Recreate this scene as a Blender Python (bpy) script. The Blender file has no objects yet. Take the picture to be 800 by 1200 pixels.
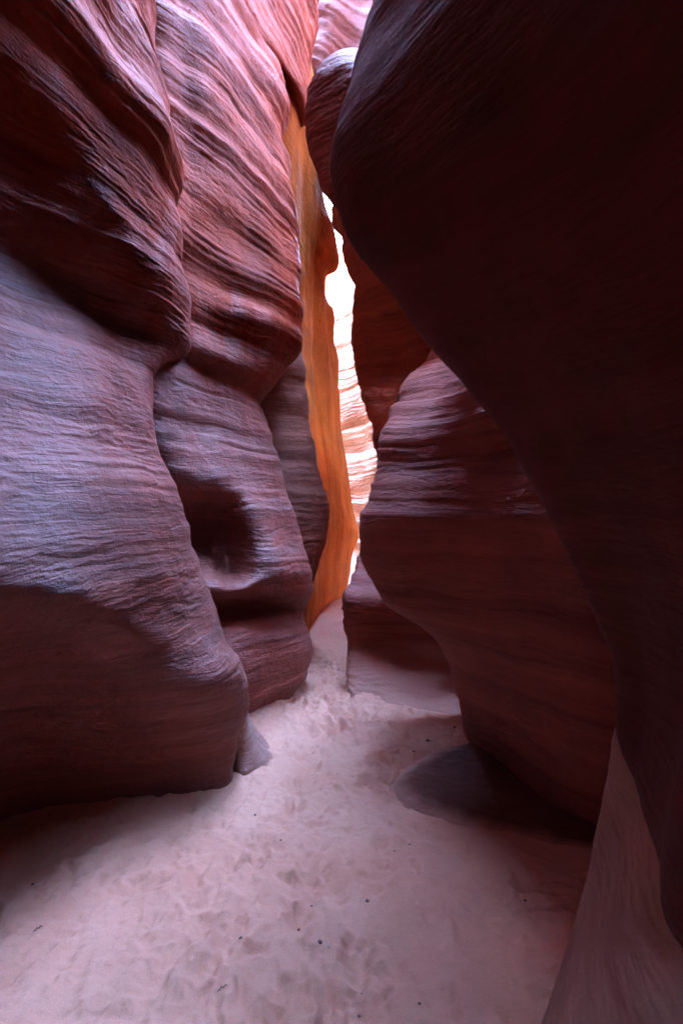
import bpy, math, random
import numpy as np
C = bpy.context.scene
COL = C.collection
# ------------------------------------------------------------------ camera, sky, sun, exposure
F = 700.0                    # focal length in photo pixels (photo 800 x 1200)
EYE = 1.5
cd = bpy.data.cameras.new('camera'); cam = bpy.data.objects.new('camera', cd); COL.objects.link(cam)
cam.location = (0, 0, EYE); cam.rotation_euler = (math.radians(90), 0, 0)
cd.sensor_fit = 'VERTICAL'; cd.sensor_height = 24; cd.lens = 24 * F / 1200
cd.clip_start = 0.02; cd.clip_end = 500
C.camera = cam
SUN_EL, SUN_AZ = 38.0, -122.0    # azimuth: direction the sun stands in, clockwise from +Y
w = bpy.data.worlds.new('World'); C.world = w; w.use_nodes = True
nt = w.node_tree; bg = nt.nodes['Background']
sky = nt.nodes.new('ShaderNodeTexSky'); sky.sky_type = 'NISHITA'; sky.sun_disc = False
sky.sun_elevation = math.radians(SUN_EL); sky.sun_rotation = math.radians(SUN_AZ)
sky.ozone_density = 3.0; sky.air_density = 1.0; sky.dust_density = 0.3; sky.altitude = 1300
nt.links.new(sky.outputs[0], bg.inputs[0]); bg.inputs[1].default_value = 0.15
sd = bpy.data.lights.new('sun', 'SUN'); sun = bpy.data.objects.new('sun', sd); COL.objects.link(sun)
sd.energy = 2.0; sd.angle = math.radians(0.5); sd.color = (1.0, 0.93, 0.82)
el, az = math.radians(SUN_EL), math.radians(SUN_AZ)
from mathutils import Vector
sdir = Vector((math.sin(az) * math.cos(el), math.cos(az) * math.cos(el), math.sin(el)))
sun.rotation_euler = sdir.to_track_quat('Z', 'Y').to_euler()
C.view_settings.view_transform = 'Standard'; C.view_settings.look = 'None'
C.view_settings.exposure = 8.75; C.view_settings.gamma = 1.0
C.cycles.max_bounces = 10; C.cycles.diffuse_bounces = 5; C.cycles.use_denoising = True
C.cycles.sample_clamp_indirect = 12

# ------------------------------------------------------------------ noise helpers
rs = np.random.RandomState(7)
PERM = rs.permutation(512); PERM = np.concatenate([PERM, PERM, PERM])
VAL = rs.rand(512) * 2 - 1
GR = rs.randn(512, 3); GR /= np.linalg.norm(GR, axis=1)[:, None]

def noise3(p):
    i = np.floor(p).astype(np.int64); f = p - i
    u = f * f * f * (f * (f * 6 - 15) + 10)
    out = 0
    for dx in (0, 1):
        wx = u[:, 0] if dx else 1 - u[:, 0]
        for dy in (0, 1):
            wy = u[:, 1] if dy else 1 - u[:, 1]
            for dz in (0, 1):
                wz = u[:, 2] if dz else 1 - u[:, 2]
                h = PERM[(PERM[(PERM[(i[:, 0] + dx) & 511] + i[:, 1] + dy) & 511] + i[:, 2] + dz) & 511]
                g = GR[h]
                out = out + wx * wy * wz * (g[:, 0] * (f[:, 0] - dx) + g[:, 1] * (f[:, 1] - dy) + g[:, 2] * (f[:, 2] - dz))
    return out * 1.5

def fbm(p, n=3, gain=.5):
    a, s, o = 1.0, 1.0, 0
    for k in range(n):
        o = o + a * noise3(p * s + 17.3 * k); a *= gain; s *= 2.03
    return o

def n1(s, seed=0):
    i = np.floor(s).astype(np.int64); f = s - i; u = f * f * (3 - 2 * f)
    return VAL[PERM[(i + seed) & 511]] * (1 - u) + VAL[PERM[(i + 1 + seed) & 511]] * u

def sstep(a, b, x):
    t = np.clip((x - a) / (b - a), 0, 1); return t * t * (3 - 2 * t)

# ------------------------------------------------------------------ control grid -> surface
def P(px, py, Y):            # the place seen at photo pixel (px, py) at distance Y
    return ((px - 400) / F * Y, Y, EYE + (600 - py) / F * Y)

def hermite(knots, t):
    n = len(knots); M = np.zeros((len(t), n)); T = np.zeros((n, n))
    for k in range(n):
        if k == 0: T[0, 0] = -1 / (knots[1] - knots[0]); T[0, 1] = -T[0, 0]
        elif k == n - 1: T[k, k] = 1 / (knots[k] - knots[k - 1]); T[k, k - 1] = -T[k, k]
        else:
            h0 = knots[k] - knots[k - 1]; h1 = knots[k + 1] - knots[k]
            T[k, k - 1] += -h1 / (h0 * (h0 + h1)); T[k, k] += (h1 - h0) / (h0 * h1); T[k, k + 1] += h0 / (h1 * (h0 + h1))
    seg = np.clip(np.searchsorted(knots, t, side='right') - 1, 0, n - 2)
    for r, (x, s) in enumerate(zip(t, seg)):
        h = knots[s + 1] - knots[s]; u = (x - knots[s]) / h
        M[r, s] += 2 * u**3 - 3 * u**2 + 1; M[r, s + 1] += -2 * u**3 + 3 * u**2
        M[r] += h * (u**3 - 2 * u**2 + u) * T[s] + h * (u**3 - u**2) * T[s + 1]
    return M

def proj(p):
    Y = np.maximum(p[..., 1], .3)
    return 400 + F * p[..., 0] / Y, 600 - F * (p[..., 2] - EYE) / Y

def divisions(G, step):      # how finely each span of the control grid is cut (axis 0)
    px, py = proj(G); d = np.hypot(np.diff(px, axis=0), np.diff(py, axis=0))
    vis = (G[..., 1] > .6) & (px > -120) & (px < 920) & (py > -160) & (py < 1330)
    v = vis[1:] | vis[:-1]
    d = np.where(v, np.minimum(d, 420), 0)
    n = np.ceil(d.max(axis=1) / step).astype(int)
    wl = np.linalg.norm(np.diff(G, axis=0), axis=2).mean(axis=1)
    return np.maximum(n, np.clip(np.ceil(wl / .25), 3, 10).astype(int))

def normals(S):
    du = np.gradient(S, axis=1); dv = np.gradient(S, axis=0)
    n = np.cross(du, dv); return n / (np.linalg.norm(n, axis=2)[..., None] + 1e-12)

def make_mesh(name, S, mat, flip=False):
    r, c = S.shape[:2]
    idx = np.arange(r * c).reshape(r, c)
    q = np.stack([idx[:-1, :-1], idx[:-1, 1:], idx[1:, 1:], idx[1:, :-1]], -1).reshape(-1, 4)
    if flip: q = q[:, ::-1]
    me = bpy.data.meshes.new(name)
    me.vertices.add(r * c); me.vertices.foreach_set('co', S.reshape(-1).astype(np.float32))
    me.loops.add(q.size); me.loops.foreach_set('vertex_index', q.reshape(-1).astype(np.int32))
    me.polygons.add(len(q)); me.polygons.foreach_set('loop_start', (np.arange(len(q)) * 4).astype(np.int32))
    me.polygons.foreach_set('use_smooth', np.ones(len(q), bool))
    me.update(calc_edges=True); me.materials.append(mat)
    o = bpy.data.objects.new(name, me); COL.objects.link(o)
    return o

def catch(n):                # push direction must point at the open canyon
    return n

def rock(name, label, cat, rows, mat, out=1, step=1.9, strata=1.0, lump=1.0, warp=.04, tilt=(0, 0), feats=(), seed=0, coarse=1.0, zprof=None):
    G = np.array(rows, float)
    nr = divisions(G, step); nc = divisions(G.transpose(1, 0, 2), step)
    kr = np.concatenate([[0], np.cumsum(np.linalg.norm(np.diff(G, axis=0), axis=2).mean(axis=1) ** .7 + .02)])
    kc = np.concatenate([[0], np.cumsum(np.linalg.norm(np.diff(G, axis=1), axis=2).mean(axis=0) ** .7 + .02)])
    tr = np.concatenate([np.linspace(kr[k], kr[k + 1], n, endpoint=False) for k, n in enumerate(nr)] + [[kr[-1]]])
    tc = np.concatenate([np.linspace(kc[k], kc[k + 1], n, endpoint=False) for k, n in enumerate(nc)] + [[kc[-1]]])
    S = np.einsum('ri,ijk,cj->rck', hermite(kr, tr), G, hermite(kc, tc))
    N = normals(S) * out
    shp = S.shape
    p = S.reshape(-1, 3); n = N.reshape(-1, 3)
    so = np.array([seed * 3.1, seed * 1.7, seed * .9])
    # large features (given where they lie on the wall)
    d = np.zeros(len(p)); px, py = proj(p)
    for (fx, fy, rx, ry, ang, amp, pw) in feats:
        ca, sa = math.cos(math.radians(ang)), math.sin(math.radians(ang))
        u = ((px - fx) * ca + (py - fy) * sa) / rx; v = (-(px - fx) * sa + (py - fy) * ca) / ry
        d += amp * np.exp(-(u * u + v * v) ** pw)
    # layered sandstone
    s = p[:, 2] + tilt[0] * p[:, 0] + tilt[1] * p[:, 1] + warp * fbm(p * 1.3 + so, 2) + .004 * noise3(p * 7 + so)
    m1 = .7 + .6 * noise3(p * np.array([1.1, 1.1, 2.2]) + 5 + so); m1 = np.clip(m1, .1, 1.4)
    m2 = np.clip(.5 + 1.1 * noise3(p * np.array([2.3, 2.3, 5]) + 9 + so), 0.05, 1.3)
    lay = .030 * n1(s * 5.5, 11 + seed) * m1 + .017 * n1(s * 13, 37 + seed) * m1 + .0075 * n1(s * 34, 51 + seed) * m2 + .0036 * n1(s * 85, 91 + seed) * m2
    d += strata * lay * (np.interp(p[:, 2], *zprof) if zprof else 1)
    d += lump * (.035 * fbm(p * 1.4 + so + 3, 2) + .006 * fbm(p * 6 + so, 3))
    fl = fbm(p * np.array([8, 8, 52]) + so, 3) * sstep(-.35, .3, noise3(p * np.array([2, 2, 4]) + so + 7))             # thin broken flakes
    d += coarse * .0042 * (sstep(-.1, .12, fl) + .7 * fl)
    far = np.clip((np.abs(p[:, 0]) - 3) / 2, 0, 1)
    S = S + (n * (d * (1 - far))[:, None]).reshape(shp)
    o = make_mesh(name, S, mat, flip=(out < 0))
    o['label'] = label; o['category'] = cat
    return o

# ------------------------------------------------------------------ materials
def rock_material(name, light, mid, dark, bump=.5, rough=.75, vscale=1.0, spec=.35, upright=False, upper_shade=None):
    m = bpy.data.materials.new(name); m.use_nodes = True; t = m.node_tree; N = t.nodes; L = t.links
    b = N['Principled BSDF']; b.inputs['Roughness'].default_value = rough
    b.inputs['Specular IOR Level'].default_value = spec
    geo = N.new('ShaderNodeNewGeometry')
    def noise(scale, vec, det=5, rgh=.6, dist=0):
        n = N.new('ShaderNodeTexNoise'); n.inputs['Scale'].default_value = scale; n.inputs['Detail'].default_value = det
        n.inputs['Roughness'].default_value = rgh; n.inputs['Distortion'].default_value = dist; L.new(vec, n.inputs['Vector']); return n
    def mul(v, vec):
        n = N.new('ShaderNodeVectorMath'); n.operation = 'MULTIPLY'; L.new(vec, n.inputs[0]); n.inputs[1].default_value = v; return n.outputs[0]
    wn = noise(1.3, geo.outputs['Position'], 2)
    off = N.new('ShaderNodeVectorMath'); off.operation = 'MULTIPLY_ADD'
    L.new(wn.outputs['Color'], off.inputs[0]); off.inputs[1].default_value = (.0, .0, .22); L.new(geo.outputs['Position'], off.inputs[2])
    st = mul((4.5, 4.5, .35) if upright else (.35, .35, 9 * vscale), off.outputs[0])
    bands = noise(1.0, st, 7, .72)
    ramp = N.new('ShaderNodeValToRGB'); e = ramp.color_ramp.elements
    e[0].position = .30; e[0].color = (*dark, 1); e[1].position = .72; e[1].color = (*light, 1)
    k = ramp.color_ramp.elements.new(.5); k.color = (*mid, 1)
    L.new(bands.outputs['Fac'], ramp.inputs[0])
    blot = noise(2.2, geo.outputs['Position'], 6, .65)
    hr = N.new('ShaderNodeMapRange'); hr.inputs[1].default_value = .3; hr.inputs[2].default_value = .7
    hr.inputs[3].default_value = .78; hr.inputs[4].default_value = 1.2; L.new(blot.outputs['Fac'], hr.inputs[0])
    grain = noise(160, geo.outputs['Position'], 3, .7)
    gr = N.new('ShaderNodeMapRange'); gr.inputs[3].default_value = .72; gr.inputs[4].default_value = 1.28; L.new(grain.outputs['Fac'], gr.inputs[0])
    mm = N.new('ShaderNodeMath'); mm.operation = 'MULTIPLY'; L.new(hr.outputs[0], mm.inputs[0]); L.new(gr.outputs[0], mm.inputs[1])
    sc = N.new('ShaderNodeVectorMath'); sc.operation = 'SCALE'; L.new(ramp.outputs[0], sc.inputs[0]); L.new(mm.outputs[0], sc.inputs['Scale'])
    if upper_shade:          # upper walls darkened and browned in ragged streaks, shade put into the colour
        z0, z1, vc = upper_shade
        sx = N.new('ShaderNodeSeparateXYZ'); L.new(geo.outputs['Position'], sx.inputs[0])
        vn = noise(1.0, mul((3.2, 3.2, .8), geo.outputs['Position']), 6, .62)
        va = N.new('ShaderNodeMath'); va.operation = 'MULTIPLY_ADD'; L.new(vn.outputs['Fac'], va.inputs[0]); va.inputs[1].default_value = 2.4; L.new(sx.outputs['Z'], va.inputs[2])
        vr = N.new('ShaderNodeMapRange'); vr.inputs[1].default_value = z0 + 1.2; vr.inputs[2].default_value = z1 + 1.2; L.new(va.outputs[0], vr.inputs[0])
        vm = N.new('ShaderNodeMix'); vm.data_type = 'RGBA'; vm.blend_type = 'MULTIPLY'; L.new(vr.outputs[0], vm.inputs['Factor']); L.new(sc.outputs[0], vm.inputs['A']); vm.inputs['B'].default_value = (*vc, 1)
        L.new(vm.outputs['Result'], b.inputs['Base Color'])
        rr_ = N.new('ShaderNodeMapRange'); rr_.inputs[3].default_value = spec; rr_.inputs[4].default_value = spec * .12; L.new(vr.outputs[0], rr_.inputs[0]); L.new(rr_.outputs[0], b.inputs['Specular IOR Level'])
    else:
        L.new(sc.outputs[0], b.inputs['Base Color'])
    fs = noise(1.0, mul((22, 22, 1.5) if upright else (2.6, 2.6, 100), off.outputs[0]), 5, .65)
    fg = noise(55, geo.outputs['Position'], 5, .7)
    fp = noise(14, mul((1, 1, 2.4), geo.outputs['Position']), 4, .6, .6)
    b1 = N.new('ShaderNodeBump'); b1.inputs['Strength'].default_value = bump; b1.inputs['Distance'].default_value = .012; L.new(fs.outputs['Fac'], b1.inputs['Height'])
    b2 = N.new('ShaderNodeBump'); b2.inputs['Strength'].default_value = bump; b2.inputs['Distance'].default_value = .008; L.new(fg.outputs['Fac'], b2.inputs['Height']); L.new(b1.outputs[0], b2.inputs['Normal'])
    b3 = N.new('ShaderNodeBump'); b3.inputs['Strength'].default_value = bump * .8; b3.inputs['Distance'].default_value = .015; L.new(fp.outputs['Fac'], b3.inputs['Height']); L.new(b2.outputs[0], b3.inputs['Normal'])
    L.new(b3.outputs[0], b.inputs['Normal'])
    return m

M_rock = rock_material('red_sandstone', (.27, .062, .040), (.19, .037, .022), (.105, .015, .008), .75, .52, spec=.52, upper_shade=(2.2, 3.0, (.92, .64, .40)))
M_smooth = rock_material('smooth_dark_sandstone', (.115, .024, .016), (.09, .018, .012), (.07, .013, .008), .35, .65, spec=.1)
M_matte = rock_material('matte_red_sandstone', (.27, .068, .044), (.205, .043, .026), (.12, .02, .011), .6, .7, spec=.2)
M_brown = rock_material('shaded_brown_sandstone', (.17, .048, .030), (.125, .032, .018), (.08, .018, .010), .5, spec=.15)  # shade of the fin's recess put into the base colour
M_wedge = rock_material('pale_lit_sandstone', (.42, .22, .18), (.33, .14, .105), (.20, .06, .04), .6, .5, spec=.6)  # wedge paler than its wall: the light falling there is put into the colour
M_slab = rock_material('tan_slab_sandstone', (.38, .185, .13), (.33, .145, .10), (.26, .10, .07), .05)
M_orange = rock_material('orange_sandstone', (.66, .20, .035), (.56, .14, .02), (.30, .055, .007), .8, vscale=.35, spec=.08, upright=True, upper_shade=(2.6, 4.8, (.30, .20, .25)))
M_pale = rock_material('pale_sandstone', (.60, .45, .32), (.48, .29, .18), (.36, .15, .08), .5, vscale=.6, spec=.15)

def dust_shadow_fade(m, z0, z1, col=(.48, .23, .165)):  # sand dust on the low boulder; faded edge of the painted shadow mound
    m = m.copy(); m.name = 'dust_shadow_sandstone'; t = m.node_tree; b = t.nodes['Principled BSDF']
    src = b.inputs['Base Color'].links[0].from_socket
    g = t.nodes.new('ShaderNodeNewGeometry'); sx = t.nodes.new('ShaderNodeSeparateXYZ'); t.links.new(g.outputs['Position'], sx.inputs[0])
    n = t.nodes.new('ShaderNodeTexNoise'); n.inputs['Scale'].default_value = 9; n.inputs['Detail'].default_value = 6; t.links.new(g.outputs['Position'], n.inputs['Vector'])
    ma = t.nodes.new('ShaderNodeMath'); ma.operation = 'MULTIPLY_ADD'; t.links.new(n.outputs['Fac'], ma.inputs[0]); ma.inputs[1].default_value = -.05; t.links.new(sx.outputs['Z'], ma.inputs[2])
    mr = t.nodes.new('ShaderNodeMapRange'); mr.inputs[1].default_value = z0 - .025; mr.inputs[2].default_value = z1 - .025; mr.interpolation_type = 'SMOOTHSTEP'; t.links.new(ma.outputs[0], mr.inputs[0])
    mx = t.nodes.new('ShaderNodeMix'); mx.data_type = 'RGBA'; t.links.new(mr.outputs[0], mx.inputs['Factor']); mx.inputs['A'].default_value = (*col, 1); t.links.new(src, mx.inputs['B'])
    t.links.new(mx.outputs['Result'], b.inputs['Base Color']); return m

# ------------------------------------------------------------------ left: near buttress
def W(x, y, z): return (x, y, z)
def left_back(z, dx=0):      # the wall running on behind the camera
    return [W(-1.9 + dx, -7, z), W(-1.5 + dx, -2.5, z), W(-1.42 + dx, .4, z)]
def A_row(pts, dx=0, z=None, back=(.28, .45, 1.1, .9)):
    q = [P(*a) for a in pts]
    z0 = q[0][2] if z is None else z
    s = q[-1]
    return left_back(z0, dx) + q + [W(s[0] - back[0], s[1] + back[1], s[2]), W(s[0] - back[2], s[1] + back[3], s[2])]
def flatrow(z, xs):          # xs: list of (x, y)
    return [W(x, y, z) for x, y in xs]
rowsA = [
 flatrow(-.5, [(-2.3, -7), (-1.9, -2.5), (-1.8, .4), (-1.7, 2.8), (-1.28, 3.02), (-.98, 3.15), (-.6, 3.3), (-.9, 3.75), (-1.8, 4.2)]),
 A_row([(0, 965, 2.88), (95, 944, 3.04), (175, 934, 3.13), (266, 924, 3.24)], -.38),
 A_row([(0, 880, 2.74), (95, 880, 2.9), (190, 880, 3.0), (280, 874, 3.28)], -.25),
 A_row([(0, 795, 2.42), (95, 803, 2.62), (200, 815, 2.85), (289, 822, 3.3)], -.1),
 A_row([(0, 735, 2.12), (95, 748, 2.36), (195, 765, 2.78), (284, 785, 3.36)], .04),
 A_row([(0, 690, 1.95), (95, 702, 2.2), (175, 722, 2.66), (260, 742, 3.4)], .1),
 A_row([(0, 640, 1.98), (95, 650, 2.24), (165, 665, 2.62), (243, 685, 3.4)], .09),
 A_row([(0, 560, 2.1), (95, 570, 2.38), (155, 580, 2.7), (213, 595, 3.36)], .02),
 A_row([(0, 460, 2.28), (90, 480, 2.58), (140, 500, 2.88), (187, 520, 3.3)], -.07),
 A_row([(0, 370, 2.45), (80, 400, 2.72), (130, 430, 2.98), (178, 455, 3.42)], -.15),
 A_row([(0, 285, 2.62), (80, 332, 2.92), (140, 372, 3.18), (200, 414, 3.56)], -.22),
 A_row([(0, 225, 2.52), (90, 283, 2.82), (162, 345, 3.12), (222, 404, 3.68)], -.14),
 A_row([(0, 150, 2.38), (90, 215, 2.68), (162, 290, 3.0), (217, 345, 3.62)], -.02),
 A_row([(0, 50, 2.18), (80, 120, 2.48), (150, 200, 2.88), (208, 258, 3.5)], .03),
 A_row([(0, -50, 2.05), (80, 30, 2.38), (145, 110, 2.76), (201, 178, 3.4)], .05),
 A_row([(0, -150, 1.95), (75, -60, 2.28), (135, 20, 2.7), (189, 90, 3.3)], .05),
 A_row([(0, -260, 1.9), (75, -180, 2.2), (130, -90, 2.6), (179, 0, 3.25)], .05),
 flatrow(5.3, [(-1.3, -7), (-.8, -2.5), (-.6, .4), (-.5, 2.0), (-.5, 2.4), (-.55, 2.8), (-.7, 3.3), (-1.7, 3.9), (-2.7, 4.3)]),
 flatrow(7.5, [(-.6, -7), (.25, -2.5), (.15, .4), (.2, 2.2), (.2, 2.6), (.1, 3.0), (-.3, 3.5), (-1.6, 4.2), (-3.2, 4.6)]),
 flatrow(10, [(-1, -7), (.45, -2.5), (.5, .4), (.6, 2.2), (.5, 2.6), (-.1, 3.2), (-1.0, 3.9), (-1.6, 5.0), (-4, 5.4)]),
 [W(-1, -7, 10.6), W(.3, -2.5, 10.6), W(.5, .4, 11)] + flatrow(12.8, [ (.9, 2.2), (.6, 2.7), (-.2, 3.3), (-1.2, 4.2), (-1.6, 5.8), (-4, 6)]),
 [W(-22, -18, 11.4), W(-22, -9, 11.4), W(-22, .4, 11.6)] + flatrow(13.4, [ (-22, 2.2), (-22, 2.6), (-22, 3.0), (-22, 4), (-22, 5.0), (-22, 6)]),
 flatrow(-.6, [(-25, -18), (-25, -9), (-25, .4), (-25, 2.2), (-25, 2.6), (-25, 3.0), (-25, 4), (-25, 5.0), (-25, 6)]),
]
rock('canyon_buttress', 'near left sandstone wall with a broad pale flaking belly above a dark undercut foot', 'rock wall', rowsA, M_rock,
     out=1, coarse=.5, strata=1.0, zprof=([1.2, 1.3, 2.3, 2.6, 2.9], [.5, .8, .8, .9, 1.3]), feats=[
       (170, 130, 26, 60, -20, .05, 1.0), (238, 795, 40, 26, 10, .06, 1.0)], seed=1)

# ------------------------------------------------------------------ left: second buttress
def B_row(pts, back=(.15, .5, .9, .9), hid=(-1.2, -.1), four=False):
    q = [P(*a) for a in pts]; f = q[0]; s = q[-1]
    if four and len(q) == 3: q.insert(1, tuple(.5 * (a + b) for a, b in zip(q[0], q[1])))
    return [W(f[0] + hid[0] - .6, f[1] + hid[1], f[2]), W(f[0] - .25, f[1] - .05, f[2])] + q + [W(s[0] - back[0], s[1] + back[1], s[2]), W(s[0] - back[2], s[1] + back[3], s[2])]
def B_flat(z, pts): return flatrow(z, pts)
def B_flat4(z, pts):
    pts = list(pts); a, b = pts[2], pts[3]; pts.insert(3, ((a[0] + b[0]) / 2, (a[1] + b[1]) / 2)); return flatrow(z, pts)
rowsB = [
 B_flat4(-.5, [(-2.6, 4.1), (-1.1, 4.1), (-.8, 4.2), (-.62, 4.5), (-.42, 4.85), (-.6, 5.4), (-1.5, 5.8)]),
 B_row([(257, 858, 4.07), (305, 834, 4.48), (347, 818, 4.82)], four=True),
 B_row([(255, 800, 4.0), (310, 792, 4.36), (364, 775, 4.9)], four=True),
 B_row([(250, 738, 4.02), (307, 738, 4.34), (365, 745, 4.88)], four=True),
 B_row([(250, 716, 4.28), (307, 714, 4.62), (360, 724, 5.0)], four=True),
 B_row([(245, 690, 3.98), (272, 690, 4.12), (300, 690, 4.25), (367, 693, 4.8)], four=True),
 B_row([(235, 668, 4.2), (268, 670, 4.46), (302, 668, 4.28), (364, 672, 4.82)], four=True),
 B_row([(222, 640, 4.35), (264, 640, 4.54), (299, 640, 4.32), (359, 648, 4.86)], four=True),
 B_row([(214, 606, 4.3), (260, 604, 4.5), (290, 606, 4.36), (348, 614, 4.9)], four=True),
 B_row([(203, 572, 3.9), (256, 570, 4.16), (282, 572, 4.34), (337, 580, 4.93)], four=True),
 B_row([(175, 510, 3.65), (255, 515, 4.25), (323, 528, 4.96)], four=True),
 B_row([(160, 445, 3.5), (235, 465, 4.15), (306, 482, 4.98)], four=True),
 B_row([(155, 395, 3.45), (228, 428, 4.1), (304, 470, 5.0)], four=True),
 B_row([(180, 370, 3.55), (258, 418, 4.2), (330, 440, 5.05)], four=True),
 B_row([(190, 320, 3.6), (262, 375, 4.2), (350, 410, 5.1)], four=True),
 B_row([(192, 260, 3.62), (258, 305, 4.1), (352, 340, 5.15)], four=True),
 B_row([(190, 180, 3.6), (250, 225, 4.0), (346, 270, 5.2)], four=True),
 B_row([(187, 100, 3.6), (246, 130, 3.92), (337, 190, 5.2)], four=True),
 B_row([(182, 20, 3.6), (243, 50, 3.9), (334, 118, 5.2)], four=True),
 B_row([(178, -20, 3.65), (246, 8, 4.1), (328, 80, 5.6)], four=True),
 B_row([(178, -60, 3.7), (262, -40, 4.4), (357, 120, 6.1)], four=True),
 B_row([(178, -140, 3.8), (280, -110, 4.6), (366, 40, 6.2)], four=True),
 B_row([(178, -220, 3.8), (285, -190, 4.6), (374, -30, 6.2)], four=True),
 B_flat4(8.6, [(-3.6, 3.9), (-2.4, 3.9), (-2.2, 4.1), (-1.6, 4.8), (-.6, 6.2), (-1.3, 6.8), (-2.5, 7.2)]),
 B_flat4(11.8, [(-4.6, 3.9), (-2.8, 3.9), (-2.5, 4.1), (-1.9, 4.9), (-.5, 6.2), (-1.9, 6.8), (-3, 7.2)]),
 B_flat4(12.6, [(-22, 3.5), (-22, 4), (-22, 4.5), (-22, 5), (-22, 6), (-22, 6.5), (-22, 7)]),
 B_flat4(-.6, [(-25, 3.5), (-25, 4), (-25, 4.5), (-25, 5), (-25, 6), (-25, 6.5), (-25, 7)]),
]
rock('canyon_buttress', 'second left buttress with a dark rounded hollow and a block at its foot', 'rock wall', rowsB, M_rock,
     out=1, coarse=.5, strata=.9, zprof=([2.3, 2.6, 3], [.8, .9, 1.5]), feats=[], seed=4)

# ------------------------------------------------------------------ left: dark fin behind, orange wall
rowsC = [
 B_flat(-.5, [(-2.4, 5.4), (-.9, 5.3), (-.6, 5.3), (-.5, 5.4), (-.42, 5.7), (-.6, 6.1), (-1.5, 6.5)]),
 B_row([(300, 795, 5.3), (335, 790, 5.4), (352, 780, 5.7)]),
 B_row([(300, 700, 5.3), (335, 700, 5.4), (361, 700, 5.7)]),
 B_row([(300, 650, 5.3), (340, 655, 5.3), (379, 650, 5.7)]),
 B_row([(290, 600, 5.4), (335, 610, 5.35), (383, 610, 5.75)]),
 B_row([(285, 545, 5.5), (325, 550, 5.5), (371, 548, 5.8)]),
 B_row([(285, 485, 5.6), (315, 490, 5.65), (359, 490, 5.85)]),
 B_row([(285, 430, 5.6), (315, 435, 5.6), (353, 425, 5.85)]),
 B_row([(280, 360, 5.5), (315, 360, 5.5), (346, 360, 5.9)]),
 B_row([(280, 250, 5.5), (315, 250, 5.5), (338, 250, 5.9)]),
 B_flat(8, [(-3.4, 5.3), (-1.8, 5.3), (-1.6, 5.3), (-1.4, 5.5), (-1.2, 5.9), (-1.4, 6.4), (-2.5, 6.8)]),
]
rock('rock_fin', 'narrow brown fin between the second left buttress and the glowing orange wall', 'rock fin', rowsC, M_brown,
     out=1, strata=.6, seed=8, feats=[])

def D_row(pts, back=(.3, .6, 1.6, 1.2)):
    q = [P(*a) for a in pts]; f = q[0]; s = q[-1]
    return [W(f[0] - 2.2, f[1] - .4, f[2]), W(f[0] - .4, f[1] - .2, f[2])] + q + [W(s[0] - back[0], s[1] + back[1], s[2]), W(s[0] - back[2], s[1] + back[3], s[2])]
rowsD = [
 B_flat(-.4, [(-2.8, 5.7), (-1, 5.9), (-.46, 6.4), (-.25, 7.2), (-.12, 8.4), (-.5, 9.4), (-1.8, 10)]),
 D_row([(345, 770, 6.30), (368, 735, 7.30), (378, 712, 8.50)]),
 D_row([(345, 700, 6.30), (376, 700, 7.30), (403, 697, 8.50)]),
 D_row([(345, 650, 6.30), (378, 650, 7.30), (413, 650, 8.50)]),
 D_row([(345, 620, 6.30), (382, 620, 7.30), (419.5, 628, 8.50)]),
 D_row([(345, 575, 6.30), (380, 575, 7.30), (412, 590, 8.50)]),
 D_row([(345, 530, 6.30), (376, 530, 7.30), (406, 545, 8.50)]),
 D_row([(344, 490, 6.30), (373, 490, 7.30), (400, 505, 8.50)]),
 D_row([(342, 450, 6.30), (370, 450, 7.30), (399, 460, 8.50)]),
 D_row([(341, 415, 6.30), (368, 415, 7.30), (399, 425, 8.50)]),
 D_row([(340, 385, 6.27), (366, 385, 7.25), (396, 400, 8.44)]),
 D_row([(338, 350, 6.22), (364, 350, 7.15), (394, 362, 8.28)]),
 D_row([(337, 325, 6.17), (363, 325, 7.08), (388, 345, 8.18)]),
 D_row([(336, 305, 6.14), (362, 305, 7.01), (386, 326, 8.09)]),
 D_row([(336, 290, 6.12), (362, 290, 6.97), (397, 310, 8.02)]),
 D_row([(335, 270, 6.08), (361, 270, 6.91), (395, 290, 7.94)]),
 D_row([(334, 245, 6.04), (360, 245, 6.83), (391, 268, 7.83)]),
 D_row([(333, 225, 6.01), (358, 225, 6.77), (384, 247, 7.74)]),
 D_row([(332, 190, 5.95), (357, 190, 6.67), (380, 225, 7.59)]),
 D_row([(330, 110, 5.82), (352, 110, 6.43), (378, 180, 7.24)]),
 D_row([(330, 20, 5.80), (345, 20, 6.40), (372, 130, 7.20)]),
 B_flat(8.5, [(-3.6, 5.7), (-1.2, 5.9), (-1.0, 6.2), (-.8, 6.8), (-.55, 7.6), (-1.5, 9.4), (-3, 10.6)]),
 B_flat(10.9, [(-4.6, 5.7), (-1.4, 5.9), (-.6, 6.4), (0, 7.2), (.3, 8.4), (-2.0, 9.8), (-4, 11.3)]),
 B_flat(11.4, [(-22, 5.7), (-22, 6), (-22, 6.4), (-22, 6.8), (-22, 9), (-22, 12), (-22, 14)]),
 B_flat(-.6, [(-25, 5.7), (-25, 6), (-25, 6.4), (-25, 6.8), (-25, 9), (-25, 12), (-25, 14)]),
]
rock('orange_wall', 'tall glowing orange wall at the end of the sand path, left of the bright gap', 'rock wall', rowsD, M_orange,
     out=1, strata=.12, seed=12, lump=.7, coarse=.3, feats=[(375, 400, 6, 120, 0, -.10, 1.0), (391, 380, 5, 60, -4, -.12, 1.0)])

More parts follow.
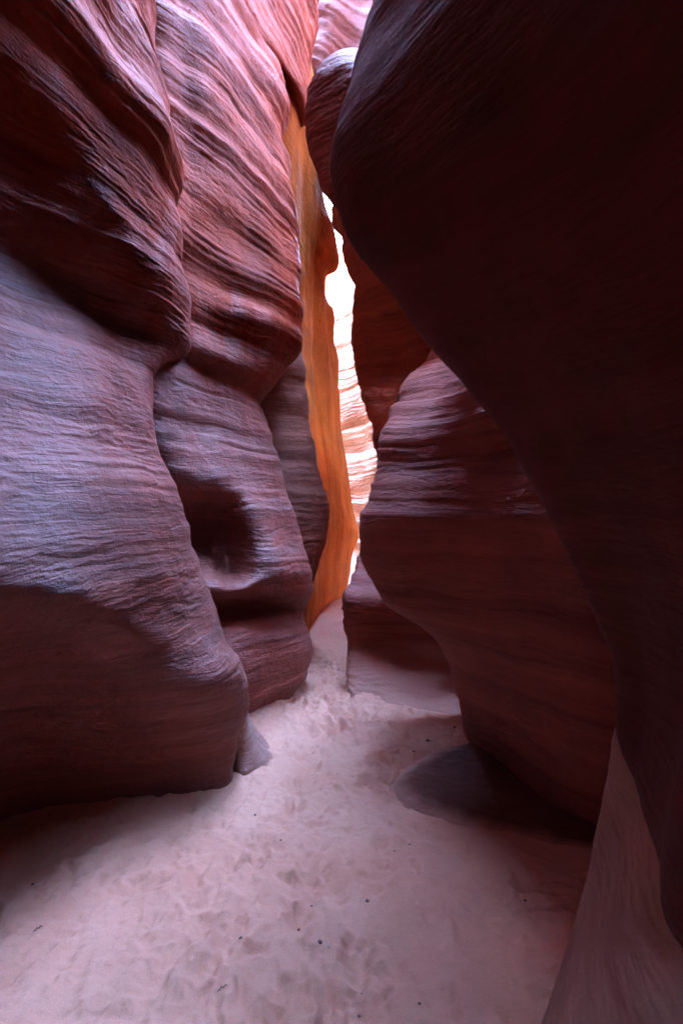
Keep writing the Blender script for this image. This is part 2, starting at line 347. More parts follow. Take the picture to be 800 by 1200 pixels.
# ------------------------------------------------------------------ far sunlit wall
rowsE = []
for z, g in ((-.5, 0), (.8, 0), (2, .1), (3, .2), (4, .1), (5.0, .3), (6.0, .5), (6.6, 1.0), (6.8, 6)):
    pts = [(-4.2, 9.6), (-4.0, 11.5), (-3.0, 13.4), (-1.6, 14), (-.8, 13.7), (-.15, 12.7), (.3, 11.6), (.7, 10.7), (1.5, 9.8), (3, 8.8), (6, 8.4)]
    up = [1.7, 1.5, 1.3, 1.15, 1.0, 1, 1, 1.2, 1.6, 1.9, 2.0]
    rowsE.append([W(x + g * (.6 if k > 4 else -.4), y + .10 * math.sin(x * 7) + g * .6, z * (up[k] if z > 0 else 1)) for k, (x, y) in enumerate(pts)])
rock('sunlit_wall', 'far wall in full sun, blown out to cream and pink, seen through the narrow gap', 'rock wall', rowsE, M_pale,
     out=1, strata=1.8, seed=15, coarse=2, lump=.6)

# ------------------------------------------------------------------ right: banded wall behind
def R_row(pts, back=(.15, .5, .9, .9), end=(1.5, -.8)):   # pts run from the left edge to the right
    q = [P(*a) for a in pts]; f = q[0]; s = q[-1]
    return [W(f[0] + back[2], f[1] + back[3], f[2]), W(f[0] + back[0], f[1] + back[1], f[2])] + q + [W(s[0] + end[0], s[1] + end[1], s[2])]
rowsH = [
 R_row([(440, 840, 6.6), (480, 840, 6.2), (520, 840, 6.0)]),
 R_row([(436, 700, 6.6), (480, 700, 6.2), (520, 700, 6.0)]),
 R_row([(440, 600, 6.6), (480, 600, 6.2), (520, 600, 6.0)]),
 R_row([(441, 530, 7.0), (480, 530, 6.8), (520, 525, 6.6)]),
 R_row([(437, 500, 7.0), (480, 495, 6.8), (520, 490, 6.6)]),
 R_row([(430, 475, 7.0), (478, 470, 6.8), (520, 465, 6.6)]),
 R_row([(417, 430, 6.9), (475, 430, 6.65), (520, 430, 6.4)]),
 R_row([(412, 400, 6.75), (470, 400, 6.4), (520, 400, 6.1)]),
 R_row([(413, 362, 6.5), (470, 360, 6.0), (520, 355, 5.7)]),
 R_row([(417, 330, 6.2), (470, 320, 5.6), (520, 315, 5.2)]),
 R_row([(408, 308, 6.05), (470, 290, 5.4), (520, 285, 5.0)]),
 R_row([(402, 290, 6.0), (470, 260, 5.0), (520, 250, 4.6)]),
 R_row([(401, 270, 6.1), (460, 220, 4.9), (520, 210, 4.4)]),
 R_row([(391, 254, 6.2), (450, 200, 4.8), (520, 180, 4.4)]),
 R_row([(391, 240, 6.4), (440, 180, 5.0), (520, 150, 4.6)]),
 R_row([(388, 210, 6.8), (445, 150, 5.6), (530, 100, 5.0)]),
 R_row([(385, 130, 7.2), (450, 90, 6.9), (560, 60, 6.2)]),
 [W(1.8, 8.8, 8), W(1.0, 8.3, 8), W(.5, 7.8, 8), W(1.1, 7.4, 8), W(3.4, 7.1, 8), W(6.5, 6.8, 8)],
 [W(3.6, 8.8, 9.8), W(1.6, 8.4, 9.8), W(.7, 7.9, 9.8), W(1.4, 7.6, 9.8), W(4.2, 7.3, 9.8), W(7.5, 7.0, 9.8)],
 [W(3.6, 9.6, 12.8), W(1.8, 9.2, 12.8), W(1.1, 8.5, 12.8), W(1.6, 7.9, 12.8), W(4.6, 7.6, 12.4), W(8, 7.3, 11.5)],
 [W(6, 12, 13.4), W(6, 11, 13.4), W(8, 10, 13.4), W(10, 9, 12.8), W(16, 8, 10.8), W(22, 7, 10.8)],
 [W(6, 14, -.6), W(8, 14, -.6), W(12, 13, -.6), W(16, 12, -.6), W(20, 10, -.6), W(25, 7, -.6)],
]
rock('banded_wall', 'dark brown wall with thin level bands, between the bright gap and the right overhang', 'rock wall', rowsH, M_matte,
     out=1, strata=1.0, seed=19, lump=.8)

# ------------------------------------------------------------------ right: low rock beside the path
rowsJ = [
 [W(1.2, 6.2, -.5), W(.4, 5.6, -.5), W(.1, 4.9, -.5), W(.35, 4.5, -.5), W(.85, 4.2, -.5), W(2.2, 3.8, -.5)],
 R_row([(408, 815, 4.88), (452, 830, 4.56), (540, 846, 4.27)]),
 R_row([(409, 795, 5.0), (460, 808, 4.85), (545, 828, 4.5)]),
 R_row([(410, 768, 5.1), (468, 782, 5.15), (546, 808, 4.75)]),
 R_row([(410, 746, 5.15), (470, 758, 5.3), (548, 785, 5.0)]),
 R_row([(408, 720, 5.08), (465, 725, 5.15), (548, 740, 4.95)]),
 R_row([(406, 702, 5.05), (455, 703, 5.1), (548, 704, 4.9)]),
 R_row([(412, 684, 5.3), (445, 684, 5.3), (548, 684, 5.1)]),
 R_row([(423, 655, 5.8), (450, 655, 5.8), (548, 655, 5.6)]),
 R_row([(436, 625, 6.35), (460, 625, 6.35), (548, 625, 6.2)]),
 [W(1.6, 7.6, 1.4), W(.8, 7.3, 1.4), W(.5, 7.0, 1.4), W(.7, 7, 1.4), W(1.4, 7, 1.4), W(2.6, 7, 1.4)],
]
rock('low_boulder', 'low rock right of the path with pale sloping top and pink skirt on the sand', 'boulder', rowsJ, dust_shadow_fade(M_matte, .22, .42, (.42, .17, .12)),
     out=1, strata=.8, seed=23, lump=.5, tilt=(.15, 0))

# ------------------------------------------------------------------ right: middle bulge
rowsI = [
 [W(1.9, 5.0, -.5), W(1.3, 4.5, -.5), W(1.0, 4.0, -.5), W(1.15, 3.5, -.5), W(1.35, 3.1, -.5), W(1.45, 2.75, -.5), W(2.6, 2.3, -.5)],
 R_row([(548, 868, 3.92), (595, 915, 3.4), (645, 955, 3.0), (705, 985, 2.72)]),
 R_row([(545, 838, 3.8), (600, 865, 3.25), (650, 885, 2.85), (715, 900, 2.55)]),
 R_row([(531, 792, 3.7), (590, 805, 3.15), (645, 815, 2.78), (725, 820, 2.45)]),
 R_row([(515, 757, 3.62), (580, 765, 3.1), (640, 770, 2.75), (725, 770, 2.4)]),
 R_row([(490, 730, 3.55), (565, 730, 3.1), (635, 730, 2.75), (720, 720, 2.4)]),
 R_row([(452, 705, 3.6), (545, 695, 3.15), (625, 690, 2.8), (710, 680, 2.45)]),
 R_row([(429, 660, 3.68), (530, 650, 3.2), (615, 640, 2.85), (700, 630, 2.5)]),
 R_row([(427, 622, 3.72), (520, 610, 3.28), (605, 600, 2.92), (690, 590, 2.6)]),
 R_row([(434, 585, 3.80), (515, 570, 3.38), (600, 560, 3.0), (680, 550, 2.68)]),
 R_row([(439, 545, 3.90), (515, 530, 3.5), (590, 518, 3.1), (675, 508, 2.78)]),
 R_row([(446, 510, 4.02), (515, 495, 3.66), (583, 485, 3.2), (668, 475, 2.9)]),
 R_row([(460, 475, 4.22), (517, 462, 3.88), (575, 455, 3.35), (660, 440, 3.05)]),
 R_row([(480, 445, 4.50), (520, 436, 4.18), (572, 428, 3.6), (655, 410, 3.25)]),
 R_row([(505, 413, 4.9), (530, 408, 4.6), (575, 395, 4.1), (650, 375, 3.6)]),
 R_row([(530, 400, 5.5), (550, 390, 5.2), (600, 370, 4.5), (680, 340, 4.1)]),
 [W(2.0, 6.4, 3.2), W(1.5, 6.2, 3.2), W(1.2, 5.8, 3.2), W(1.5, 5.5, 3.3), W(2, 5.2, 3.5), W(2.6, 4.8, 3.8), W(4, 4, 4)],
]
rock('rounded_buttress', 'rounded right buttress with a pale ribbed shoulder catching light and a dark overhanging belly', 'rock wall', rowsI, M_matte,
     out=1, strata=1.3, seed=27, lump=.3, coarse=.3, zprof=([1.3, 1.8], [.5, 2.0]))

# ------------------------------------------------------------------ right: near overhang
def F_row(pts, near=0.0, back=(.35, .35, 1.2, .9)):
    q = [P(*a) for a in pts]; f = q[0]; z = q[-1][2]
    return [W(f[0] + back[2], f[1] + back[3], f[2]), W(f[0] + back[0], f[1] + back[1], f[2])] + q + [W(.85 + near, .45, z), W(.95 + near, -2.0, z), W(1.3 + near, -7, z)]
rowsF = [
 [W(2.6, 3.2, .5), W(1.9, 2.8, .5), W(1.35, 2.2, .6), W(1.25, 1.9, .55), W(1.2, 1.6, .5), W(1.15, 1.35, .45), W(1.2, .4, .45), W(1.5, -2, .45), W(1.9, -7, .45)],
 F_row([(730, 852, 1.95), (748, 925, 1.7), (775, 1010, 1.42), (805, 1095, 1.15)], .2),
 F_row([(723, 802, 1.95), (757, 832, 1.74), (790, 862, 1.5), (840, 900, 1.22)], .15),
 F_row([(714, 765, 1.95), (750, 765, 1.75), (790, 765, 1.55), (850, 765, 1.3)], .12),
 F_row([(680, 690, 2.0), (730, 685, 1.75), (780, 685, 1.5), (850, 685, 1.25)], .05),
 F_row([(640, 600, 2.05), (700, 590, 1.75), (760, 585, 1.5), (840, 585, 1.22)], .02),
 F_row([(585, 508, 2.15), (650, 490, 1.8), (730, 480, 1.5), (830, 480, 1.2)], 0),
 F_row([(515, 424, 2.25), (590, 390, 1.85), (690, 370, 1.5), (810, 360, 1.2)], -.05),
 F_row([(455, 338, 2.3), (540, 290, 1.85), (660, 260, 1.5), (800, 240, 1.18)], -.1),
 F_row([(408, 270, 2.35), (500, 200, 1.85), (630, 150, 1.5), (790, 120, 1.15)], -.15),
 F_row([(388, 200, 2.35), (480, 120, 1.85), (610, 50, 1.48), (780, 0, 1.12)], -.2),
 F_row([(394, 155, 2.4), (475, 50, 1.88), (600, -60, 1.48), (780, -140, 1.12)], -.2),
 F_row([(411, 105, 2.45), (480, -20, 1.95), (600, -170, 1.5), (780, -280, 1.12)], -.18),
 F_row([(430, 50, 2.55), (490, -100, 2.0), (610, -290, 1.55), (790, -430, 1.15)], -.1),
 F_row([(455, -10, 2.7), (510, -190, 2.15), (630, -420, 1.65), (800, -600, 1.2)], .1),
 [W(2.4, 4.2, 4.9), W(1.4, 3.8, 4.9), W(.85, 3.3, 4.9), W(.8, 2.6, 4.9), W(.9, 2.0, 4.9), W(1.0, 1.4, 4.9), W(1.2, .45, 4.9), W(1.3, -2, 4.9), W(1.5, -7, 4.9)],
 [W(5.6, 4.8, 7.5), W(5.0, 4.2, 7.5), W(4.2, 3.6, 7.5), W(3.0, 3.0, 7.5), W(1.3, 2.4, 7.5), W(.9, 1.5, 7.5), W(.8, .45, 7.5), W(.9, -2, 7.5), W(1.2, -7, 7.5)],
 [W(9, 5.6, 10), W(8, 5.0, 10), W(6.6, 4.2, 10), W(5.0, 3.2, 10), W(2.0, 2.5, 10), W(1.2, 1.6, 10), W(1.0, .45, 10), W(1.0, -2, 10), W(1.2, -7, 10)],
 [W(22, 7, 10.8), W(22, 6, 10.8), W(22, 4.5, 10.8), W(22, 3, 10.8), W(22, 2.0, 10.8), W(22, 1.4, 10.8), W(22, .45, 10.8), W(22, -5, 10.8), W(22, -18, 10.8)],
 [W(25, 7, -.6), W(25, 6, -.6), W(25, 4.5, -.6), W(25, 3, -.6), W(25, 2.0, -.6), W(25, 1.4, -.6), W(25, .45, -.6), W(25, -5, -.6), W(25, -18, -.6)],
]
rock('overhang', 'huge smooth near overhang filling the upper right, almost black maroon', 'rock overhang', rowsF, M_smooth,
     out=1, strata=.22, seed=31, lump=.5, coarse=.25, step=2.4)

# fin squeezed between the overhang and the sky gap
gb = (.12, .2, .45, .42)
rowsG = [
 R_row([(560, 460, 3.4), (590, 440, 3.2), (630, 420, 3.0)], gb, (.8, -.3)),
 R_row([(470, 340, 3.4), (500, 330, 3.2), (550, 330, 3.0)], gb, (.8, -.3)),
 R_row([(400, 252, 3.4), (440, 255, 3.2), (500, 250, 3.0)], gb, (.8, -.3)),
 R_row([(380, 228, 3.4), (420, 215, 3.2), (480, 200, 3.0)], gb, (.8, -.3)),
 R_row([(363, 182, 3.4), (410, 170, 3.2), (480, 150, 3.0)], gb, (.8, -.3)),
 R_row([(360, 130, 3.4), (405, 120, 3.2), (480, 100, 3.0)], gb, (.8, -.3)),
 R_row([(364, 94, 3.4), (405, 84, 3.2), (480, 130, 3.0)], gb, (.8, -.3)),
 R_row([(376, 76, 3.46), (408, 64, 3.32), (480, 125, 3.1)], (.12, .15, .4, .36), (.8, -.3)),
 R_row([(400, 64, 3.6), (425, 60, 3.48), (490, 125, 3.3)], (.1, .1, .35, .25), (.8, -.3)),
 R_row([(420, 66, 3.75), (440, 70, 3.68), (500, 130, 3.5)], (.1, .05, .3, .15), (.8, -.3)),
 R_row([(430, 100, 3.85), (450, 105, 3.8), (510, 150, 3.65)], (.1, 0, .3, .0), (.8, -.3)),
]
rock('rock_fin', 'dark fin with pale rounded top rim, left of the huge overhang above the gap', 'rock fin', rowsG, M_matte,
     out=1, strata=.5, seed=35, lump=.3)

# rock bridge high over the far end of the slot
rowsM = []
for z, ox, oy in ((7.7, .5, .5), (7.9, 0, .1), (8.6, -.15, 0), (9.6, .05, .1), (10.6, .1, .3), (12, .3, .6), (12.6, 2, 2)):
    rowsM.append([W(1.0 + ox, 12.5 + oy, z), W(-.2 + ox, 11.2 + oy, z), W(-.75 + ox, 10.0 + oy, z), W(-.3 + ox, 9.6 + oy, z - .1), W(.3 + ox, 9.9 + oy, z), W(1.2 + ox, 9.4 + oy, z + .1), W(3 + ox, 9.2 + oy, z), W(6, 9 + oy, z)])
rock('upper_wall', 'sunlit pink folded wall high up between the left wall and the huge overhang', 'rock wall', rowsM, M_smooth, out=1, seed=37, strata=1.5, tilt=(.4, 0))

# low dark mound: the soft shadow at the buttress foot, painted as colour
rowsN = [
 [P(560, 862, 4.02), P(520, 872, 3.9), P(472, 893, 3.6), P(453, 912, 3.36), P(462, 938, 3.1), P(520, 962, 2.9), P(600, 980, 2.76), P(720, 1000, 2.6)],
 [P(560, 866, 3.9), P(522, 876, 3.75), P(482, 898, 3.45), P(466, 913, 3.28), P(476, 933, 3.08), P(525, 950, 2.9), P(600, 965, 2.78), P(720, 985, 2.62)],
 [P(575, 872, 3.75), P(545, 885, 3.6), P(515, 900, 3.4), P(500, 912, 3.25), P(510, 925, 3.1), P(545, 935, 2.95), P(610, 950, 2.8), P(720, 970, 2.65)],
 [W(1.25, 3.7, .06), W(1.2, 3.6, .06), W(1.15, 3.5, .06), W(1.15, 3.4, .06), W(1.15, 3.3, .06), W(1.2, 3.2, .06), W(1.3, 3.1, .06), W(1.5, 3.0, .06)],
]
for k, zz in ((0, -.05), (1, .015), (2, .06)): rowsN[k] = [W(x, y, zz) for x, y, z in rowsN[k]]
rock('shadow_mound', 'low dark mound standing in for the soft shadow on the sand at the foot of the rounded right buttress', 'shadow mound', rowsN, dust_shadow_fade(M_brown, -.01, .06), out=1, strata=0, lump=.15, coarse=.6, seed=51)

# near slab at the lower right
rowsL = [
 [W(.85, 3.1, -.5), W(.75, 2.6, -.5), W(.62, 2.1, -.5), W(.5, 1.5, -.5), W(.5, .8, -.5), W(.7, -1, -.5), W(1.2, -7, -.5)],
 [P(760, 985, 2.72), P(705, 990, 2.6), P(691, 1050, 2.33), P(640, 1195, 1.76), P(560, 1500, 1.17), W(.6, -1, 0), W(1.0, -7, 0)],
 [W(1.7, 3.0, .25), W(1.25, 2.72, .26), P(706, 975, 2.3), P(668, 1110, 1.78), P(640, 1350, 1.2), W(.72, -1, .3), W(1.1, -7, .3)],
 [W(1.8, 3.0, .5), W(1.4, 2.65, .52), P(717, 890, 2.25), P(720, 1000, 1.78), P(740, 1200, 1.2), W(.85, -1, .55), W(1.25, -7, .55)],
 [W(1.9, 3.0, .7), W(1.5, 2.6, .72), P(728, 842, 2.22), P(765, 900, 1.8), P(850, 1040, 1.2), W(1.05, -1, .8), W(1.45, -7, .8)],
 [W(2.2, 3.2, .85), W(1.8, 2.6, .9), W(1.35, 2.25, .9), W(1.3, 1.8, .95), W(1.35, 1.2, 1), W(1.6, -1, 1), W(1.9, -7, 1)],
 [W(3.2, 3.2, .9), W(2.7, 2.7, 1), W(2.3, 2.25, 1), W(2.2, 1.8, 1.05), W(2.2, 1.2, 1.1), W(2.5, -1, 1.1), W(2.9, -7, 1.1)],
]
rock('sloping_slab', 'smooth sloping slab rising from the sand at the lower right corner, faint diagonal seams', 'rock slab', rowsL, M_slab,
     out=1, strata=.35, seed=39, lump=.3, coarse=.3, tilt=(-.5, .2))

# wedge at the foot of the near left buttress
rowsT = [
 [W(-.9, 4.0, -.3), W(-.6, 4.0, -.3), W(-.42, 3.8, -.3), W(-.35, 3.62, -.3), W(-.42, 3.4, -.3), W(-.6, 3.3, -.3), W(-.9, 3.6, -.3)],
 [W(-.9, 4.0, 0), W(-.6, 3.95, 0), P(322, 879, 3.76), P(325, 890, 3.62), P(303, 912, 3.38), P(281, 922, 3.3), W(-.85, 3.6, 0)],
 [W(-.9, 3.95, .2), W(-.62, 3.85, .2), P(306, 862, 3.72), P(306, 868, 3.6), P(294, 880, 3.4), P(280, 885, 3.36), W(-.9, 3.5, .2)],
 [W(-.9, 3.85, .42), W(-.66, 3.75, .42), P(292, 832, 3.66), P(292, 836, 3.55), P(286, 838, 3.42), P(280, 838, 3.36), W(-.9, 3.3, .4)],
 [W(-.9, 3.75, .6), W(-.7, 3.68, .6), P(280, 800, 3.6), P(279, 800, 3.55), P(278, 800, 3.48), P(276, 800, 3.42), W(-.9, 3.5, .6)],
]
rock('rock_wedge', 'small pale blue rock wedge on the sand at the foot of the near left wall', 'rock wedge', rowsT, M_wedge,
     out=-1, strata=1.2, seed=43, lump=.08, step=1.3, tilt=(1.2, -.5), coarse=.5)

# closes the passage behind the camera
rowsK = []
for z in (-.5, 1, 3, 6, 9.5, 10.7):
    rowsK.append([W(x, -6.2 + .6 * math.sin(x * 1.3) + .08 * z, z) for x in (-5, -2.5, -1, 0, 1, 2.5, 5)])
rowsK.append([W(x * 5, -18, 11.3) for x in (-5, -2.5, -1, 0, 1, 2.5, 5)])
rock('canyon_bend', 'canyon wall where the passage turns behind the viewer', 'rock wall', rowsK, M_rock, out=-1, seed=47)

# ------------------------------------------------------------------ sand floor
def sand_material():
    m = bpy.data.materials.new('pink_sand'); m.use_nodes = True; t = m.node_tree; N = t.nodes; L = t.links
    b = N['Principled BSDF']; b.inputs['Roughness'].default_value = .9; b.inputs['Specular IOR Level'].default_value = .2
    geo = N.new('ShaderNodeNewGeometry')
    n = N.new('ShaderNodeTexNoise'); n.inputs['Scale'].default_value = 1.7; n.inputs['Detail'].default_value = 6; L.new(geo.outputs['Position'], n.inputs['Vector'])
    r = N.new('ShaderNodeValToRGB'); r.color_ramp.elements[0].position = .3; r.color_ramp.elements[0].color = (.48, .198, .128, 1)
    r.color_ramp.elements[1].position = .7; r.color_ramp.elements[1].color = (.57, .262, .176, 1); L.new(n.outputs['Fac'], r.inputs[0])
    g = N.new('ShaderNodeTexNoise'); g.inputs['Scale'].default_value = 260; g.inputs['Detail'].default_value = 3; L.new(geo.outputs['Position'], g.inputs['Vector'])
    mr = N.new('ShaderNodeMapRange'); mr.inputs[3].default_value = .75; mr.inputs[4].default_value = 1.25; L.new(g.outputs['Fac'], mr.inputs[0])
    s = N.new('ShaderNodeVectorMath'); s.operation = 'SCALE'; L.new(r.outputs[0], s.inputs[0]); L.new(mr.outputs[0], s.inputs['Scale']); L.new(s.outputs[0], b.inputs['Base Color'])
    bn = N.new('ShaderNodeTexNoise'); bn.inputs['Scale'].default_value = 38; bn.inputs['Detail'].default_value = 6; L.new(geo.outputs['Position'], bn.inputs['Vector'])
    bu = N.new('ShaderNodeBump'); bu.inputs['Strength'].default_value = .45; bu.inputs['Distance'].default_value = .012; L.new(bn.outputs['Fac'], bu.inputs['Height'])
    b2 = N.new('ShaderNodeBump'); b2.inputs['Strength'].default_value = .3; b2.inputs['Distance'].default_value = .003; L.new(g.outputs['Fac'], b2.inputs['Height']); L.new(bu.outputs[0], b2.inputs['Normal'])
    L.new(b2.outputs[0], b.inputs['Normal']); return m
M_sand = sand_material()

def base_h(x, y):
    h = .34 * sstep(6.0, 8.2, y) + .3 * sstep(8.2, 12, y)
    h += .12 * np.exp(-((x + 1.2) / .25) ** 2) * 0
    return h
xs = np.concatenate([np.linspace(-7, -2.0, 20, endpoint=False), np.linspace(-2.0, 1.6, 460, endpoint=False), np.linspace(1.6, 7, 22)])
ys = np.concatenate([np.linspace(-8, 1.2, 24, endpoint=False), np.linspace(1.2, 3.4, 330, endpoint=False), np.linspace(3.4, 8.6, 330, endpoint=False), np.linspace(8.6, 16, 24)])
X, Yg = np.meshgrid(xs, ys)
p = np.stack([X.ravel(), Yg.ravel(), np.zeros(X.size)], 1)
h = base_h(p[:, 0], p[:, 1]) + .025 * fbm(p * 1.4, 2) + .007 * fbm(p * 5, 3) + .006 * fbm(p * 15, 3)
contact = [(-20, 968), (0, 962), (95, 943), (175, 933), (266, 923), (302, 912), (325, 888), None, (262, 856), (305, 834), (347, 819), (358, 800), None,
           (409, 812), (452, 830), (540, 846), (548, 868), None, (705, 988), (690, 1042), (662, 1125), (640, 1195)]
cp = []
for a, b in zip(contact, contact[1:]):
    if a and b:
        A_, B_ = [np.array((( q[0] - 400) / (q[1] - 600) * EYE, EYE * F / (q[1] - 600))) for q in (a, b)]
        for t in np.linspace(0, 1, max(2, int(np.linalg.norm(B_ - A_) / .06))): cp.append(A_ + (B_ - A_) * t)
dm = np.full(len(p), 9.0)
for c in cp: dm = np.minimum(dm, np.hypot(p[:, 0] - c[0], p[:, 1] - c[1]))
h = h + (.030 + .022 * noise3(p * 3.3)) * np.exp(-(dm / .11) ** 1.5)
rr = random.Random(5)
path = lambda y: -.25 + .12 * math.sin(y * 1.3) if y < 3.2 else -.1 + .02 * (y - 3)
prints = []
for k in range(380):
    y = 1.5 + 4.6 * rr.random() ** 1.15; wdt = .95 if y < 3 else (.55 if y < 4 else .3)
    x = path(y) + rr.gauss(0, 1) * wdt * .55
    prints.append((x, y, rr.uniform(-.5, .5) + (math.pi if rr.random() < .3 else 0), rr.uniform(.55, 1.0)))
H2 = h.reshape(X.shape)
def dent(x, y, a, wd, ln, dep, rim, pw):
    i0, i1 = np.searchsorted(ys, (y - 3 * ln, y + 3 * ln)); j0, j1 = np.searchsorted(xs, (x - 3 * ln, x + 3 * ln))
    dx = X[i0:i1, j0:j1] - x; dy = Yg[i0:i1, j0:j1] - y
    u = (dx * math.cos(a) + dy * math.sin(a)) / wd; v = (-dx * math.sin(a) + dy * math.cos(a)) / ln
    r = np.sqrt(u * u + v * v) * (1 + .22 * np.sin(3 * np.arctan2(v, u) + x * 40) + .12 * np.sin(7 * np.arctan2(v, u) + y * 50))
    H2[i0:i1, j0:j1] += -dep * np.exp(-r ** pw) + rim * np.exp(-((r - 1.45) / .38) ** 2)
for (x, y, a, s_) in prints: dent(x, y, a, .045 * s_, .11 * s_, .015 * s_, .0045 * s_, 3)
for k in range(950):
    y = 1.4 + 4.8 * rr.random() ** 1.2; x = path(y) + rr.gauss(0, 1) * (1.0 if y < 3.2 else .6 if y < 4.4 else .3) * .7
    q = rr.choice((.4, .6, .8, 1.2, 1.9)); dent(x, y, rr.uniform(0, 3), .022 * q, .034 * q, .0065 * q, .002 * q, 2.4)
h = H2.ravel()
rip = (p[:, 1] > 5.6) & (p[:, 1] < 8)
h[rip] += .012 * np.sin(p[rip, 1] * 14 + 3 * p[rip, 0] + 2 * noise3(p[rip] * 2)) * sstep(5.6, 6.2, p[rip, 1]) * (1 - sstep(7.2, 8, p[rip, 1]))
S = np.stack([p[:, 0], p[:, 1], h], 1)
H = h.reshape(X.shape)
sand = make_mesh('sand_floor', S.reshape(X.shape + (3,)), M_sand)
sand['kind'] = 'structure'
def sand_z(x, y):
    i = int(np.argmin(abs(ys - y))); j = int(np.argmin(abs(xs - x))); return float(H[i, j])
# the rock country around the slot, with the ring wall added unseen against stray light
flat = make_mesh('ground', np.array([[[-80, -80, -.6], [80, -80, -.6]], [[-80, 80, -.6], [80, 80, -.6]]], float), M_sand)
flat['kind'] = 'structure'

ring = [(-25.5, -18), (-25.5, 14.5), (-10, 15.5), (-5, 16), (-5, 19), (7.5, 19), (7.5, 14.5), (13, 13.6), (25.5, 12.5), (25.5, -18), (-25.5, -18)]  # unseen ring wall, added to block stray light from outside
rowsR = [[W(x * (1.03 - .004 * z), y, z) for x, y in ring] for z in (-.6, 3, 7, 10.6)]
rock('light_block_ring', 'outer sandstone cliff added unseen to keep stray light out of the slot', 'blocker', rowsR, M_matte, out=1, seed=61, step=30)

# ------------------------------------------------------------------ pebbles and twigs
def simple_mat(name, col, rough=.8):
    m = bpy.data.materials.new(name); m.use_nodes = True; t = m.node_tree; b = t.nodes['Principled BSDF']
    n = t.nodes.new('ShaderNodeTexNoise'); n.inputs['Scale'].default_value = 90; g = t.nodes.new('ShaderNodeNewGeometry')
    t.links.new(g.outputs['Position'], n.inputs['Vector'])
    r = t.nodes.new('ShaderNodeValToRGB'); r.color_ramp.elements[0].color = (*[c * .6 for c in col], 1); r.color_ramp.elements[1].color = (*[c * 1.3 for c in col], 1)
    t.links.new(n.outputs['Fac'], r.inputs[0]); t.links.new(r.outputs[0], b.inputs['Base Color']); b.inputs['Roughness'].default_value = rough
    return m
M_peb = simple_mat('dark_pebble', (.12, .06, .055)); M_twig = simple_mat('dry_twig', (.10, .06, .045)); M_straw = simple_mat('pale_straw', (.6, .5, .42))
import bmesh
def ground_at(px, py):
    Y = EYE * F / (py - 600); return (px - 400) / F * Y, Y
def pebble(px, py, size, label, seed):
    x, y = ground_at(px, py); r = size * .62 / F * y / 2
    bm = bmesh.new(); bmesh.ops.create_icosphere(bm, subdivisions=2, radius=1); q = random.Random(seed)
    ax = (q.uniform(.9, 1.4), q.uniform(.8, 1.2), q.uniform(.55, .8)); ph = [q.uniform(0, 6) for _ in range(3)]
    for v in bm.verts:
        k = 1 + .16 * math.sin(3 * v.co.x + ph[0]) + .14 * math.sin(4 * v.co.y + ph[1]) + .1 * math.sin(5 * v.co.z + ph[2])
        v.co = Vector((v.co.x * ax[0], v.co.y * ax[1], v.co.z * ax[2])) * k * r
    me = bpy.data.meshes.new('pebble'); bm.to_mesh(me); bm.free(); me.materials.append(M_peb)
    o = bpy.data.objects.new('pebble', me); COL.objects.link(o); o.location = (x, y, sand_z(x, y) + r * .35); o.rotation_euler[2] = q.uniform(0, 6)
    o['label'] = label; o['category'] = 'pebble'; o['group'] = 'dark pebbles scattered on the sand'
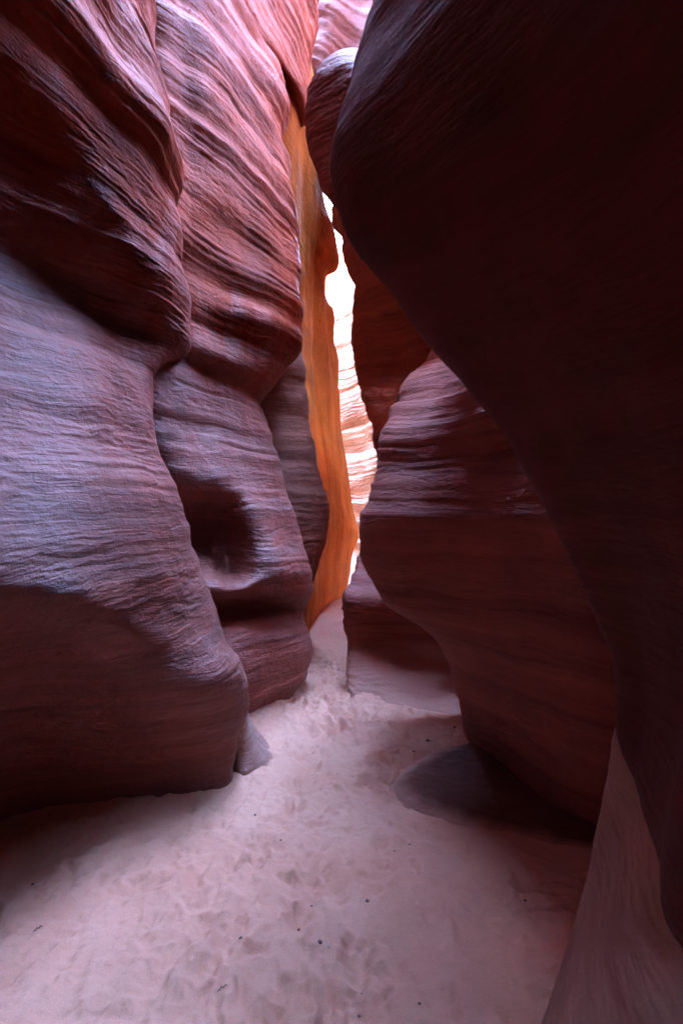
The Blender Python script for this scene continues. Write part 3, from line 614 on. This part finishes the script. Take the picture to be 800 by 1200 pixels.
pebs = [(501, 870, 7, 'dark pebble in front of the pink skirt of the low right rock, largest one there'),
 (533, 857, 5, 'dark pebble right beside the foot of the rounded right buttress'),
 (485, 881, 4, 'tiny dark pebble at the tip of the shadow below the low right rock'),
 (480, 989, 4, 'tiny dark pebble just below the shadow of the rounded right buttress, right one of two'),
 (462, 998, 4, 'tiny dark pebble just below the shadow of the rounded right buttress, left one of two'),
 (430, 1056, 6, 'dark pebble alone in the middle of the sand, right of the footprints'),
 (615, 1050, 5, 'dark pebble on the bare sand nearest the sloping slab'),
 (491, 1170, 6, 'dark pebble near the bottom edge, right of the bottom centre'),
 (421, 1180, 6, 'lowest dark pebble at the bottom centre of the sand'),
 (424, 1157, 5, 'small dark pebble directly above the lowest one at the bottom centre'),
 (375, 1105, 8, 'largest black pebble on the near sand, beside a pale straw'),
 (350, 1079, 5, 'small dark pebble up and left of the black pebble with the straw'),
 (365, 1060, 4, 'tiny dark pebble straight above the black pebble with the straw'),
 (282, 1104, 6, 'dark pebble left of the centre, among the footprints'),
 (39, 1035, 6, 'dark pebble far left near the dark foot of the left wall'),
 (299, 950, 5, 'dark pebble on the sand just below the pale blue wedge'),
 (329, 985, 4, 'tiny dark pebble in the middle of the path below the wedge')]
for k, (a, b_, c, l) in enumerate(pebs): pebble(a, b_, c, l, k)
def twig(px, py, L_, ang, mat, label, name='twig', cat='twig', bend=.15, rad=.0022):
    x, y = ground_at(px, py); bm = bmesh.new(); rings = []; n = 8
    for k in range(n + 1):
        t = k / n - .5; c = Vector((t * L_, bend * L_ * math.cos(t * 3), .004 * math.sin(k * 2.1))); r = rad * (1.1 - abs(t))
        rings.append([bm.verts.new(c + Vector((0, r * math.cos(a * math.pi / 3), r * math.sin(a * math.pi / 3)))) for a in range(6)])
    for a, b in zip(rings, rings[1:]):
        for i in range(6): bm.faces.new((a[i], a[(i + 1) % 6], b[(i + 1) % 6], b[i]))
    bm.faces.new(rings[0][::-1]); bm.faces.new(rings[-1])
    me = bpy.data.meshes.new(name); bm.to_mesh(me); bm.free(); me.materials.append(mat)
    o = bpy.data.objects.new(name, me); COL.objects.link(o); o.location = (x, y, sand_z(x, y) + .004); o.rotation_euler[2] = math.radians(ang)
    o['label'] = label; o['category'] = cat
twig(45, 1088, .035, 60, M_twig, 'short dark twig lying on the sand at the far left')
twig(261, 1160, .04, 45, M_twig, 'short dark twig near the bottom of the sand, left of centre')
twig(386, 1108, .03, 95, M_straw, 'short pale straw beside the largest black pebble', 'straw', 'straw')
